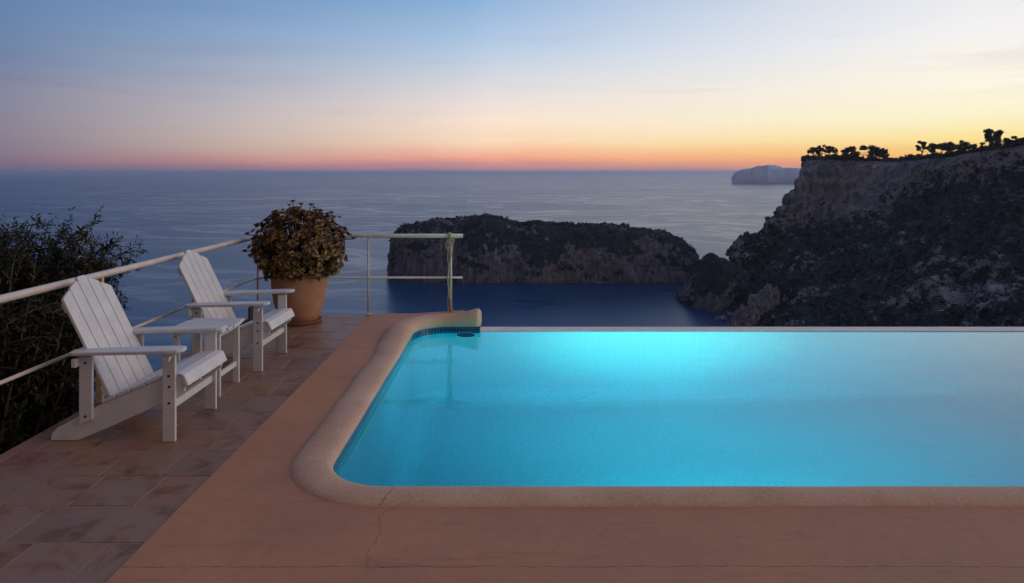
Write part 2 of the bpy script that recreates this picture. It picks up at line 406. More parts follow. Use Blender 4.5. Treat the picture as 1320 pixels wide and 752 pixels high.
# ------------------------------------------------------------------ terrace
XL, XT, YF = -2.97, -1.62, 7.89            # left edge, tile / apron joint, far edge
XI, YN, YW, XR = -1.0, 3.52, 7.25, 9.0      # pool inner edges
def terrace():
    b = MB(); rowd = .332; y0 = 222
    y = 3.02 - 20*rowd; k = 0
    rows = []
    while y < YF - .01:
        rows.append((max(y, -3.2), min(y+rowd, YF))); y += rowd
    offs = [.0, .17, .05, .22, .12, .28, .09, .2, .02, .25, .15]
    r = random.Random(3)
    for i, (ya, yb) in enumerate(rows):
        if yb < -3: continue
        x = XT - r.uniform(.08, .33); xe = XT
        while xe > XL + .01:
            x0 = max(x, XL)
            if xe - x0 > .03:
                g = .0045; dz = r.uniform(-.0012, .0012); tl = r.uniform(-.0008, .0008)
                n0 = len(b.v)
                b.box(x0+g, xe-g, ya+g, yb-g, -.02, 0.0)
                for q in range(n0+4, n0+8):
                    X, Y, Z = b.v[q]; b.v[q] = (X, Y, Z+dz+tl*(1 if X > (x0+xe)/2 else -1))
            xe = x; x -= .332
    o = b.build('terrace_tiles', M_tile, bevel=.0025); tag(o, kind='structure')
    g = MB().box(XL, XT, -3.2, YF, -.16, -.0022); o = g.build('terrace_grout', M_grout); tag(o, kind='structure')
    # painted concrete apron: L shaped, with a piece behind the far corner
    a = MB()
    xin, yin = XI-.20, YN-.14
    pts = []
    def grid(x0, x1, y0, y1, nx, ny, fz):
        v = [(x0+(x1-x0)*i/nx, y0+(y1-y0)*j/ny) for j in range(ny+1) for i in range(nx+1)]
        v = [(x, y, fz(x, y)) for x, y in v]
        f = [(j*(nx+1)+i, j*(nx+1)+i+1, (j+1)*(nx+1)+i+1, (j+1)*(nx+1)+i) for j in range(ny) for i in range(nx)]
        a.add(v, f)
    def fz(x, y):
        z = .003 + .004*(mn.noise(Vector((x*.9, y*.9, 3)))) + .0025
        up = max(0, min(1, (x+1.25)/.9))*max(0, min(1, (y-7.2)/.3))
        return z + .045*up*up*(3-2*up)
    grid(XT, XR+1, -3.2, yin, 90, 50, fz)
    grid(XT, xin, yin, YF, 6, 40, fz)
    grid(xin, -.55, YW+.06, YF, 8, 8, fz)
    # rounded fillet below the coping corner
    arc = [(-.66+.45*math.cos(R(180+q*9)), 3.86+.45*math.sin(R(180+q*9))) for q in range(11)]
    pl = [(xin, yin)]+[(-.66, yin)]+arc[::-1]+[(xin, 3.86)]
    a.add([(x, y, fz(x, y)-.0008) for x, y in pl], [(0, i, i+1) for i in range(1, len(pl)-1)])
    # outer edge lips
    o = a.build('concrete_apron', M_apron, smooth=True, recalc=False); tag(o, kind='structure')
    # body of the terrace under the paving
    s = MB()
    s.box(XL+.02, xin+.02, -3.2, YF-.01, -5, -.165)
    s.box(xin+.02, XR+1, -3.2, yin+.02, -5, -.012)
    s.box(XT+.002, xin+.02, -3.2, YF-.012, -.165, -.012)
    s.box(xin+.02, -.56, YW+.09, YF-.012, -5, -.012)
    o = s.build('terrace_base', M_render); tag(o, kind='structure')
terrace()

# ------------------------------------------------------------------ pool
def rr_path(off, x1=XR, n=10):
    """closed rounded rectangle of the pool, grown outwards by off; returns list of (x, y)"""
    x0, y0, y1 = XI-off, YN-off, YW+off; x1 = x1+off; r = .34+off
    P_ = []
    for cx, cy, a0 in ((x0+r, y0+r, 180), (x1-r, y0+r, 270), (x1-r, y1-r, 0), (x0+r, y1-r, 90)):
        for k in range(n+1):
            a = R(a0+90*k/n); P_.append((cx+r*math.cos(a), cy+r*math.sin(a)))
    return P_
def pool():
    root = thing('swimming_pool', (2.5, 5.4, 0), 'turquoise infinity swimming pool with rounded stone coping, glowing from an underwater lamp', 'swimming pool')
    off = Vector((-2.5, -5.4, 0))
    def loc(v): return (v[0]+off.x, v[1]+off.y, v[2])
    # basin
    rings = [(.02, -.058), (.02, -.4), (.02, -.9), (.02, -1.4), (.02, -1.85)]
    for k in range(1, 7):
        a = R(90*k/6); rings.append((.02-.28*(1-math.cos(a)), -1.85-.30*math.sin(a)))
    b = MB(); n = len(rr_path(0))
    v = [loc((x, y, z)) for o_, z in rings for x, y in rr_path(o_)]
    f = []
    for i in range(len(rings)-1):
        for k in range(n): f.append((i*n+k, i*n+(k+1) % n, (i+1)*n+(k+1) % n, (i+1)*n+k))
    f.append(tuple((len(rings)-1)*n+k for k in range(n)))
    b.add(v, f); o = b.build('basin', M_mosaic, root, smooth=False)
    # dark waterline tiles under the coping (near, left and far corner)
    def open_path(o_):
        p = rr_path(o_); q = []
        # order: start on near side right, go left, up the left side, far corner, end
        c0 = p[0:11][::-1]; c3 = p[33:44][::-1]
        return [(XR+.3, YN-o_)] + c0 + c3 + [(-.34, YW+o_)]
    b = MB(); pa = open_path(.012)
    v = [loc((x, y, z)) for z in (-.004, -.12) for x, y in pa]; m = len(pa)
    b.add(v, [(k, k+1, m+k+1, m+k) for k in range(m-1)])
    b.build('waterline_band', M_band, root)
    # coping, swept
    raw = [(XR+.3, YN)]
    c = rr_path(0); arc0 = c[0:11][::-1]; arc3 = c[33:44][::-1]
    pts = []
    def dense(a, b_, step):
        L = math.dist(a, b_); k = max(1, int(L/step)); return [(a[0]+(b_[0]-a[0])*i/k, a[1]+(b_[1]-a[1])*i/k) for i in range(k)]
    pts += dense((XR+.3, YN), arc0[0], .25) + arc0[:-1] + dense(arc0[-1], arc3[0], .15) + arc3[:-1] + dense(arc3[-1], (-.335, YW), .03) + [(-.335, YW)]
    prof = [(.014, -.010), (.003, -.008), (-.001, .004), (.004, .019), (.018, .031), (.045, .040), (.085, .0435), (.13, .042), (.18, .035), (.215, .024), (.238, .011), (.250, -.004), (.252, -.02), (.20, -.03), (.06, -.03)]
    v = []; f = []; K = len(prof); N = len(pts)
    xs = arc3[-1][0]
    for i, p in enumerate(pts):
        a_ = Vector(pts[max(i-1, 0)]); b_ = Vector(pts[min(i+1, N-1)]); d = (b_-a_).normalized()
        nrm = Vector((d.y, -d.x)); nrm = -nrm if (Vector((2.5, 5.4))-Vector(p)).dot(nrm) > 0 else nrm
        far = 0.0
        if p[1] > 6.2: far = max(0, min(1, (p[1]-6.0)/1.2))*.6
        if i > N-30 and p[1] > YW-.05: 
            far = .6+.6*max(0, min(1, (p[0]-xs)/(-.36-xs)))**1.5
        nf_ = max(0.0, min(1.0, (p[1]-YN)/.40)); nf_ = nf_*nf_*(3-2*nf_)
        hs = (.86+.14*nf_)+far*2.4; ws = (.78+.22*nf_)+far*.45
        end = (-.335-p[0])
        sh = 1.0
        if p[1] > YW-.01 and end < .055: sh = math.sqrt(max(.02, 1-((.055-end)/.055)**2))
        jit = .0035*mn.noise(Vector((p[0]*2.3, p[1]*2.3, 0)))
        for o_, z in prof:
            zz = z*hs if z > 0 else z
            o2 = o_*ws
            if sh < 1:
                o2 = .12*ws+(o2-.12*ws)*(.55+.45*sh); zz = .01+(zz-.01)*(.72+.28*sh)
            q = Vector(p)+nrm*(o2 + jit); v.append(loc((q.x, q.y, zz + (jit if z > 0 else 0))))
    for i in range(N-1):
        for k in range(K): f.append((i*K+k, i*K+(k+1) % K, (i+1)*K+(k+1) % K, (i+1)*K+k))
    f.append(tuple(range(K))); f.append(tuple((N-1)*K+k for k in range(K)))
    b = MB(); b.add(v, f); b.build('coping', M_coping, root, smooth=True, bevel=.012)
    # overflow edge
    b = MB(); b.box(-.36-2.5, XR+.4-2.5, YW+.021-5.4, YW+.22-5.4, -4.5, -.050)
    b.build('overflow_edge', M_edge, root, bevel=.012)
    # unlit round lamp under the far coping
    r_ = MB()
    ctr = Vector((-.49-2.5, YW+.012-5.4, -.185))
    for rad, th, nm, mt in ((.105, .013, 'lamp_rim', M_plastic),):
        pts_ = [ctr+Vector((math.cos(a)*rad, -.012, math.sin(a)*rad)) for a in [2*math.pi*k/32 for k in range(33)]]
        r_.tube(pts_, [.004+.013*max(0, -math.sin(2*math.pi*k/32)) for k in range(33)], 8, False)
    rim = r_.build('lamp_rim', M_plastic, root, smooth=True)
    d_ = MB(); dsc = [ctr+Vector((math.cos(a)*.098, -.010, math.sin(a)*.098)) for a in [2*math.pi*k/32 for k in range(32)]]
    d_.add(dsc+[p+Vector((0, .012, 0)) for p in dsc], [tuple(range(32)), tuple(range(63, 31, -1))]+[(k, (k+1) % 32, 32+(k+1) % 32, 32+k) for k in range(32)])
    d_.build('lamp_lens', M_lens, rim)
    # the lit lamp in the near wall
    lm = bpy.data.lights.new('pool_lamp', 'SPOT'); lm.energy = 640; lm.color = (1.0, .88, .58); lm.spot_size = R(54); lm.spot_blend = 1.0; lm.shadow_soft_size = .09
    lo = bpy.data.objects.new('pool_lamp', lm); col.objects.link(lo); lo.parent = root
    lo.location = (1.35-2.5, YN+.10-5.4, -.62); lo.rotation_euler = (R(93), 0, R(-2))
    lw = lm.copy(); lw.name = 'pool_lamp_spill'; lw.color = (.03, .96, .96); lw.energy = 520; lw.spot_size = R(150)  # second source added in the same fitting for the wide cyan glow
    lo2 = bpy.data.objects.new('pool_lamp', lw); col.objects.link(lo2); lo2.parent = root; lo2.location = lo.location; lo2.rotation_euler = (R(90), 0, R(-15))
    hs_ = MB(); hc = Vector((1.35-2.5, YN-.005-5.4, -.62))
    hs_.tube([hc+Vector((math.cos(a)*.11, 0, math.sin(a)*.11)) for a in [2*math.pi*k/32 for k in range(33)]], .018, 8, False)
    hs_.build('lamp_housing', M_plastic, root, smooth=True)
    # water
    w = MB(); pw = rr_path(.03); n = len(pw)
    v = [(x, y, -.060) for x, y in pw]+[(x, y, -2.25) for x, y in pw]
    w.add(v, [tuple(range(n)), tuple(range(2*n-1, n-1, -1))]+[(k, n+k, n+(k+1) % n, (k+1) % n) for k in range(n)])
    o = w.build('pool_water', M_water); tag(o, kind='structure')
pool()

# ------------------------------------------------------------------ railing
def railing():
    root = thing('terrace_railing', (-2.94, 7.78, 0), 'cream tubular metal railing with two rails running round the terrace edge', 'railing')
    L = lambda x, y, z: (x+2.94, y-7.78, z)
    XP = -2.94; yb = 7.86
    MB().tube([L(XP, -2.8, .915), L(XP, 3, .912), L(XP, 7.70, .895), L(XP+.03, 7.82, .895), L(XP+.13, yb, .895), L(-1.6, yb, .905), L(-.565, yb, .905)], .025, 14).build('top_rail', M_cream, root, smooth=True, recalc=True)
    MB().tube([L(XP, -2.8, .435), L(XP, 7.70, .425), L(XP+.03, 7.82, .425), L(XP+.13, yb, .425), L(-.57, yb, .425)], .0125, 10).build('mid_rail', M_cream, root, smooth=True)
    for y in (-2.3, .52, 1.97, 3.42, 4.87, 6.33):
        MB().box(-.024, .024, y-7.78-.012, y-7.78+.012, -.10, .892).build('post', M_post_warm, root, bevel=.003)
    for x, y, z1 in ((XP+.035, 7.80, .88), (-1.655, yb, .89)):
        p = MB().tube([L(x, y, -.02), L(x, y, z1)], .0115, 10).build('post', M_cream, root, smooth=True)
        MB().lathe([(.03, 0), (.03, .006), (.014, .010)], 16, L(x, y, .002)).build('base_plate', M_cream, p, smooth=False)
    p = MB().tube([L(-.705, yb, -.02), L(-.705, yb, .89)], .015, 12).build('post', M_cream, root, smooth=True)
    # rope lashed to the end post
    rp = thing('rope', (-.705, yb, 0), 'tan rope knotted round the top rail and hanging down the end post', 'rope')
    pts = []
    for k in range(40):
        tt = k/39; a = tt*5.5; pts.append((math.cos(a)*.031, -abs(math.sin(a))*.03-.004, .885-tt*.86))
    MB().tube(pts, .0065, 8).build('strand', M_rope, rp, smooth=True)
    MB().tube([(-.028+.006*math.sin(k), -.026, .86-.82*k/20) for k in range(21)], .006, 8).build('strand', M_rope, rp, smooth=True)
    kn = MB()
    kn.tube([(.0, math.cos(a)*.034, .905+math.sin(a)*.034) for a in [2*math.pi*k/20 for k in range(21)]], .009, 8, False)
    kn.tube([(-.018, math.cos(a)*.034, .905+math.sin(a)*.034) for a in [2*math.pi*k/20 for k in range(21)]], .009, 8, False)
    kn.tube([(math.cos(a)*.035, -.03-.01*math.sin(2*a), .845+math.sin(a)*.022) for a in [2*math.pi*k/20 for k in range(21)]], .010, 8, False)
    kn.tube([(-.02, -.03, .85), (-.05, -.035, .82), (-.055, -.035, .77), (-.04, -.03, .75), (-.03, -.03, .78)], .007, 8)
    kn.build('knot', M_rope, rp, smooth=True)
railing()

# ------------------------------------------------------------------ adirondack chairs
def make_chair():
    root = thing('garden_chair', (-2.047, 4.443, 0), '', 'chair')
    yo, yi, th = .296, .274, .022
    rail = [(-.772, 0), (-.606, 0), (-.42, .078), (-.10, .222), (.015, .272), (.045, .300), (.052, .335), (.040, .372), (.010, .392), (-.06, .392), (-.45, .228), (-.735, .075), (-.765, .040)]
    bolt_proto = None
    def bolts(parent, pts, sgn):
        nonlocal bolt_proto
        for x, z in pts:
            if bolt_proto is None:
                bm_ = MB(); seg = 12
                bm_.add([(math.cos(2*math.pi*k/seg)*.0080, y, math.sin(2*math.pi*k/seg)*.0080) for y in (-.0016, .004) for k in range(seg)],
                        [tuple(range(seg)), tuple(range(2*seg-1, seg-1, -1))]+[(k, (k+1) % seg, seg+(k+1) % seg, seg+k) for k in range(seg)])
                bo = bm_.build('bolt', M_bolt, parent); bolt_proto = bo
            else:
                bo = bolt_proto.copy(); col.objects.link(bo); bo.parent = parent
            bo.location = (x, -yo if sgn < 0 else yo, z)
            if sgn > 0: bo.rotation_euler = (0, 0, math.pi)
    for s in (-1, 1):
        a0, a1 = sorted((s*yi, s*yo)); b0, b1 = sorted((s*(yi-th), s*(yi-.0005)))
        lg = MB().box(-.078, 0, a0, a1, 0, .528+.0).build('front_leg', M_white, root, bevel=.004)
        bolts(lg, [(-.038, .40), (-.036, .335), (-.037, .235)], s)
        MB().prism(rail, lambda p, y=b0: (p[0], y, p[1]), lambda p, y=b1: (p[0], y, p[1])).build('side_rail', M_white, root, bevel=.004)
        ps = MB().prism([(-.585, .100), (-.505, .135), (-.505, .516), (-.585, .513)], lambda p, y=a0: (p[0], y, p[1]), lambda p, y=a1: (p[0], y, p[1])).build('arm_post', M_white, root, bevel=.004)
        bolts(ps, [(-.545, .155), (-.545, .48)], s)
        # armrest: rounded plan, slightly tilted up towards the front
        pl = [(-.64, .235), (-.63, .325), (-.60, .335), (-.25, .350), (-.02, .358), (.035, .350), (.060, .325), (.063, .285), (.050, .250), (.020, .232), (-.20, .222), (-.40, .225)]
        zf = lambda x: .531+.020*(x+.58)/.63
        MB().prism(pl, lambda p: (p[0], s*p[1], zf(p[0])-.000+.0), lambda p: (p[0], s*p[1], zf(p[0])+.022)).build('armrest', M_white, root, bevel=.006)
        br = [(-.060, .528), (-.018, .528), (-.018, .495), (-.060, .50)]
        e0, e1 = sorted((s*(yo+.0005), s*(yo+.038)))
        MB().prism(br, lambda p, y=e0: (p[0], y, p[1]-.002), lambda p, y=e1: (p[0], y, p[1]+(.018 if p[1] < .52 else 0)-.002)).build('arm_bracket', M_white, root, bevel=.003)
    # seat slats along the rail's upper edge
    sl = [(-.418, .262), (-.335, .297), (-.250, .334), (-.165, .369), (-.080, .403)]
    tang = Vector((.39, 0, .164)).normalized(); nrm = Vector((-tang.z, 0, tang.x))
    for i in range(5):
        if i < 4:
            p0 = Vector((-.45+.09*i+.0, 0, .2285+.0378*i)) ; p1 = p0+tang*.088
        else:
            p0 = Vector((-.088, 0, .3815)); p1 = Vector((.018, 0, .394))
        n2 = (p1-p0).cross(Vector((0, -1, 0))).normalized(); n2 = -n2 if n2.z < 0 else n2
        yy = yi-.001 if i == 4 else yi+.012
        q = [p0+n2*.001, p1+n2*.001, p1+n2*.021, p0+n2*.021]
        MB().prism([(a.x, a.z) for a in q], lambda p: (p[0], -yy, p[1]), lambda p: (p[0], yy, p[1])).build('seat_slat', M_white, root, bevel=.005)
    q = [(.024, .412), (.050, .402), (.078, .338), (.055, .330)]
    MB().prism(q, lambda p: (p[0], -.285, p[1]), lambda p: (p[0], .285, p[1])).build('front_slat', M_white, root, bevel=.005)
    # stretcher between the front legs
    MB().box(-.060, -.022, -yi+.001, yi-.001, .190, .238).build('stretcher', M_white, root, bevel=.004)
    # back: five slats with an arched top
    base = Vector((-.425, 0, .240)); up = Vector((-.352, 0, .718)).normalized(); out = Vector((up.z, 0, -up.x)).normalized(); out = out if out.x > 0 else -out
    W = .096; gap = .006; tot = 5*W+4*gap
    def top(i, y):
        a = abs(y); q = abs(i-2)
        if q == 0: return .800-.9*max(0, a-.022)**1.35
        if q == 1: return .778-.40*(a-.054)
        return .732-.50*(a-.156)
    for i in range(5):
        ya = -tot/2+i*(W+gap); yb = ya+W; n = 8
        poly = [(ya, 0), (yb, 0)]
        for k in range(n+1):
            y = yb+(ya-yb)*k/n
            h = top(i, y)
            rr = min(abs(y-ya), abs(yb-y)); h -= .010*(1-min(1, rr/.014))**2
            poly.append((y, h))
        f0 = lambda p: base+up*p[1]+Vector((0, p[0], 0))
        f1 = lambda p: base+up*p[1]+Vector((0, p[0], 0))+out*.020
        MB().prism(poly, f0, f1).build('back_slat', M_white, root, bevel=.004)
    for h, w_, nm in ((.60, .235, 'back_brace'), (.035, .250, 'back_brace')):
        c = base+up*h-out*.0005
        q = [c, c+up*.06, c+up*.06-out*.022, c-out*.022]
        MB().prism([(a.x, a.z) for a in q], lambda p: (p[0], -w_, p[1]), lambda p: (p[0], w_, p[1])).build(nm, M_white, root, bevel=.003)
    c = base+up*.33
    MB().box(c.x-.034, c.x-.008, -.34, .34, .462, .512).build('arm_crossbar', M_white, root, bevel=.003)
    return root
grp = 'white wooden garden chairs on the terrace'
ch1 = make_chair(); tag(ch1, 'white slatted wooden armchair nearest the camera, its sloping rail and back foot fully in view', 'chair', grp)
ch2 = copy_tree(ch1); ch2.location = (-2.047, 5.903, 0); ch2.rotation_euler = (0, 0, R(-.9)); tag(ch2, 'white slatted wooden armchair beside the big flower pot, beyond the small side table', 'chair', grp)

# small slatted table
def side_table():
    root = thing('side_table', (-2.30, 5.155, 0), 'low white slatted side table standing between the two white chairs', 'table')
    for sx in (-1, 1):
        for sy in (-1, 1):
            x0, x1 = sorted((sx*.125, sx*.172)); y0, y1 = sorted((sy*.160, sy*.182))
            lg = MB().box(x0, x1, y0, y1, 0, .470).build('leg', M_white, root, bevel=.003)
            if sy < 0:
                for z in (.44, .17):
                    seg = 10
                    MB().add([((x0+x1)/2+math.cos(2*math.pi*k/seg)*.006, y, z+math.sin(2*math.pi*k/seg)*.006) for y in (y0-.0016, y0+.004) for k in range(seg)],
                             [tuple(range(seg)), tuple(range(2*seg-1, seg-1, -1))]+[(k, (k+1) % seg, seg+(k+1) % seg, seg+k) for k in range(seg)]).build('bolt', M_bolt, lg)
    for sx in (-1, 1):
        x0, x1 = sorted((sx*.135, sx*.157))
        MB().box(x0, x1, -.159, .159, .13, .168).build('stretcher', M_white, root, bevel=.003)
        MB().box(x0, x1, -.159, .159, .43, .469).build('apron_rail', M_white, root, bevel=.003)
    ws = [.078]*5; n = 5; g = .007; tot = n*.080+(n-1)*g
    for i in range(n):
        y0 = -tot/2+i*(.080+g); ex = [.200, .214, .220, .214, .200][i]
        MB().box(-ex, ex, y0, y0+.080, .4705, .4925).build('top_slat', M_white, root, bevel=.005)
side_table()

# dark folded item on the far seat
bag = thing('dark_pouch', (-2.35, 6.02, .303), 'small dark pouch with an upright flap lying on the seat of the far chair', 'pouch')
b = MB(); prof = [(.0, .028), (.045, .026), (.078, .018), (.088, .008), (.080, 0)]
b.lathe(prof[::-1], 24, (0, 0, 0)); ob = b.build('body', M_cloth, bag, smooth=True); ob.rotation_euler = (0, R(-22.8), 0)
b = MB(); b.box(.040, .058, -.05, .05, .0, .155); b.build('flap', M_cloth, bag, bevel=.006)

# ------------------------------------------------------------------ potted succulent
def potted_plant():
    root = thing('potted_succulent', (-2.33, 7.48, 0), 'terracotta pot with a dome of dark red-green succulent rosettes in the railing corner', 'potted plant')
    prof = [(.185, .022), (.198, .03), (.238, .12), (.272, .25), (.292, .38), (.298, .48), (.292, .555), (.284, .565), (.266, .56), (.258, .545), (.252, .50), (.18, .485)]
    MB().lathe(prof, 56).build('pot', M_pot, root, smooth=True)
    MB().lathe([(.20, .001), (.235, .004), (.248, .028), (.240, .034), (.228, .030), (.20, .018), (.10, .0175)], 48).build('saucer', M_saucer, root, smooth=True)
    MB().lathe([(.245, .515), (.12, .53), (.02, .535)], 32).build('soil', M_soil, root, smooth=True)
    r = random.Random(11)
    cen = Vector((0, 0, .84)); fol = MB(); stem = MB()
    def rosette(c, d, size, n=13):
        d = d.normalized(); a = d.orthogonal().normalized(); b2 = d.cross(a)
        for k in range(n):
            ring = 0 if k < 4 else (1 if k < 9 else 2)
            ang = k*2.39996; lean = (.35, .85, 1.25)[ring]+r.uniform(-.12, .12); L = size*(.55, .85, 1.0)[ring]*r.uniform(.85, 1.1)
            dirr = a*math.cos(ang)+b2*math.sin(ang); side = d.cross(dirr)
            axis = d*math.cos(lean)+dirr*math.sin(lean); nn = axis.cross(side)
            w = L*.40
            p0 = c; p1 = c+axis*L*.55+nn*L*.02; p2 = c+axis*L*.85-nn*L*.04; p3 = c+axis*L*1.0-nn*L*.10
            fol.add([p0-side*w*.3, p0+side*w*.3, p1+side*w*.8, p2+side*w, p3, p2-side*w, p1-side*w*.8], [(0, 1, 2, 6), (6, 2, 3, 5), (5, 3, 4)])
    cnt = 0
    while cnt < 880:
        th = r.uniform(0, 2*math.pi); cz = r.uniform(-.80, 1); sh = r.uniform(.62, 1.0)**.6
        d = Vector((math.cos(th)*math.sqrt(1-cz*cz), math.sin(th)*math.sqrt(1-cz*cz), cz))
        lump = 1+.16*mn.noise(d*2.3+Vector((5, 1, 0)))+.16*mn.noise(d*6.5)
        kk = 1 if cz > 0 else (1-cz*cz)**.25/math.sqrt(1-cz*cz)*(1+.12*cz)
        p = cen+Vector((d.x*.495*kk, d.y*.47*kk, d.z*.41))*sh*lump
        if p.z < .57 and math.hypot(p.x, p.y) < .31: continue
        if p.z < .40+.12*mn.noise(d*5): continue
        dd = (d+Vector((0, 0, .55))+Vector((r.uniform(-.35, .35), r.uniform(-.35, .35), r.uniform(-.2, .3))))
        rosette(p, dd, r.uniform(.034, .056))
        if cnt % 2 == 0:
            s0 = Vector((d.x*.10, d.y*.10, .52)); mid = s0.lerp(p, .55)+Vector((0, 0, -.03))
            stem.tube([s0, mid, p], [.011, .008, .005], 5)
        cnt += 1
    # straggling shoots above and at the side
    for dx, dy, dz in ((-.09, .05, .47), (.02, 0, .44), (.10, .1, .43), (-.25, 0, .36), (-.55, -.05, .12), (-.62, .06, -.08), (.58, .05, .06), (.33, -.1, .34)):
        p = cen+Vector((dx, dy, dz)); s0 = cen+Vector((dx, dy, dz))*.0+Vector((dx*.6, dy*.6, dz*.6))
        rosette(p, Vector((dx*.4, dy, 1)), .05, 15); stem.tube([s0, s0.lerp(p, .5)+Vector((0, 0, .01)), p], [.007, .006, .005], 5)
    fo = fol.build('foliage', M_aeonium, root, recalc=False)
    stem.build('stems', M_bark, root, smooth=True)
potted_plant()

# ------------------------------------------------------------------ shrub beside the terrace
def leaf_mesh(name, pts, dirs, lens, widths, mat, parent, curl=.15, seed=0):
    """one long narrow leaf (4 quads folded on the midrib) per entry"""
    rs = np.random.RandomState(seed); n = len(pts)
    pts = np.array(pts); d = np.array(dirs); d /= np.linalg.norm(d, axis=1)[:, None]
    up = rs.normal(size=(n, 3))*.6+np.array([0, 0, 1.0]); s = np.cross(d, up); s /= np.linalg.norm(s, axis=1)[:, None]; nn = np.cross(s, d)
    L = np.array(lens)[:, None]; W = np.array(widths)[:, None]
    sag = -curl
    rows = []
    for tt, ww, dz in ((0, .12, 0), (.3, .85, .02), (.62, .9, -.03), (1.0, .04, -.14)):
        c = pts+d*L*tt+nn*L*dz; rows.append(c-s*W*ww*.5+nn*W*.12*ww); rows.append(c+s*W*ww*.5+nn*W*.12*ww)
    V = np.stack(rows, 1).reshape(-1, 3); b = (np.arange(n)*8)[:, None]
    Fq = np.concatenate([b+np.array([0, 1, 3, 2]), b+np.array([2, 3, 5, 4]), b+np.array([4, 5, 7, 6])], 0)
    return np_mesh(name, V, Fq, mat, parent)

def shrub():
    root = thing('oleander_shrub', (-4.7, 5.6, -3.4), 'large dark narrow-leaved evergreen shrub growing up past the left end of the railing', 'shrub')
    O = Vector((-4.7, 5.6, -3.4)); r = random.Random(21)
    trunk = MB(); pts = []; dirs = []; lens = []; wid = []
    def leafy(p0, p1, nl, L):
        ax = (p1-p0)
        for k in range(nl):
            tt = (k+r.random())/nl; p = p0.lerp(p1, tt)
            a = ax.normalized().orthogonal(); a.rotate(Matrix.Rotation(r.uniform(0, 6.28), 3, ax.normalized()))
            d = ax.normalized()*r.uniform(.35, 1.0)+a*r.uniform(.5, 1.0)+Vector((0, 0, r.uniform(-.25, .2)))
            pts.append(p); dirs.append(d); l = L*r.uniform(.65, 1.25); lens.append(l); wid.append(l*r.uniform(.17, .26))
    # stems fan out from the base
    for s in range(215):
        a = r.uniform(0, 6.28); rad = math.sqrt(r.random())
        tip = Vector((math.cos(a)*1.30*rad-.02, math.sin(a)*1.15*rad, 4.58-.48*rad**2.5+r.uniform(-.60, .06)))
        # the crown is uneven: lower and thinner to the left of a gap
        tip.z += .35*mn.noise(Vector((tip.x*1.3, tip.y*1.3, 2)))
        b0 = Vector((math.cos(a)*.25*r.random(), math.sin(a)*.25*r.random(), .0))
        m1 = b0.lerp(tip, .35)+Vector((0, 0, .45)); m2 = b0.lerp(tip, .72)+Vector((r.uniform(-.12, .12), r.uniform(-.12, .12), .25))
        trunk.tube([b0, m1, m2, tip], [.035, .024, .013, .004], 6)
        path = [b0, m1, m2, tip]
        for seg in range(1, 3):
            A, B = path[seg], path[seg+1]
            nb = 13 if seg == 2 else 11
            for q in range(nb):
                tt = (q+r.random())/nb; p = A.lerp(B, tt)
                ang = r.uniform(0, 6.28); el = r.uniform(-.15, .95)
                dv = Vector((math.cos(ang)*math.cos(el), math.sin(ang)*math.cos(el), math.sin(el)))
                ln = r.uniform(.18, .40)*(1.0 if seg == 1 else .8)
                e = p+dv*ln+Vector((0, 0, .03)); trunk.tube([p, p.lerp(e, .5)+Vector((0, 0, .015)), e], [.006, .004, .002], 4, False)
                leafy(p.lerp(e, .15), e+dv*.03, 24, .066)
                for q2 in range(3):
                    t3 = r.uniform(.3, .95); p3 = p.lerp(e, t3); d3 = (dv+Vector((r.uniform(-1, 1), r.uniform(-1, 1), r.uniform(-.4, .8)))).normalized()
                    leafy(p3, p3+d3*r.uniform(.10, .22), 11, .055)
            leafy(A.lerp(B, .3), B, 26, .062)
    # low skirt of longer leaves close to the slab edge
    for s in range(230):
        p = Vector((r.uniform(-.9, 1.58), r.uniform(-2.3, .6), r.uniform(1.2, 3.35)))
        if p.z > 2.9+.45*r.random() and p.y > -1.4: continue
        dv = Vector((r.uniform(-.7, .7), r.uniform(-.8, .4), r.uniform(-.1, .9))).normalized(); e = p+dv*r.uniform(.2, .42)
        if (e.x+O.x) > -3.05 or (p.x+O.x) > -3.05: continue
        trunk.tube([p-dv*.5-Vector((0, 0, .5)), p, e], [.009, .006, .002], 4, False); leafy(p, e, 26, .095)
    trunk.build('trunk', M_bark, root, smooth=True)
    ok = [i for i in range(len(pts)) if pts[i].x+O.x < -3.02 or pts[i].z+O.z < -.3 or True]
    keep = []
    for i in range(len(pts)):
        e = pts[i]+dirs[i].normalized()*lens[i]
        if max(e.x, pts[i].x)+O.x > -3.0: continue
        keep.append(i)
    leaf_mesh('crown', [pts[i] for i in keep], [dirs[i] for i in keep], [lens[i] for i in keep], [wid[i] for i in keep], M_oleander, root, seed=5)
shrub()

# ------------------------------------------------------------------ land
def catmull(A, B, C, D, t):
    return .5*((2*B)+(C-A)*t+(2*A-5*B+4*C-D)*t*t+(3*B-A-3*C+D)*t**3)
def interp_grid(G, nu, nv):
    """G[c][r] of Vectors -> numpy (nu, nv, 3)"""
    g = np.array([[tuple(p) for p in c] for c in G], dtype=float)
    def along(g, n):
        m = g.shape[0]; out = np.zeros((n,)+g.shape[1:])
        for i in range(n):
            u = i/(n-1)*(m-1); k = min(int(u), m-2); tt = u-k
            a = g[max(k-1, 0)]; b = g[k]; c = g[k+1]; d = g[min(k+2, m-1)]
            out[i] = catmull(a, b, c, d, tt)
        return out
    g = along(g, nu); g = np.swapaxes(along(np.swapaxes(g, 0, 1), nv), 0, 1)
    return g
def grid_normals(g):
    du = np.gradient(g, axis=0); dv = np.gradient(g, axis=1); n = np.cross(du, dv); n /= (np.linalg.norm(n, axis=2, keepdims=True)+1e-9); return n
def fbm(p, s, o=5, h=.9): return mn.fractal(Vector(p)*s, h, 2.1, o)
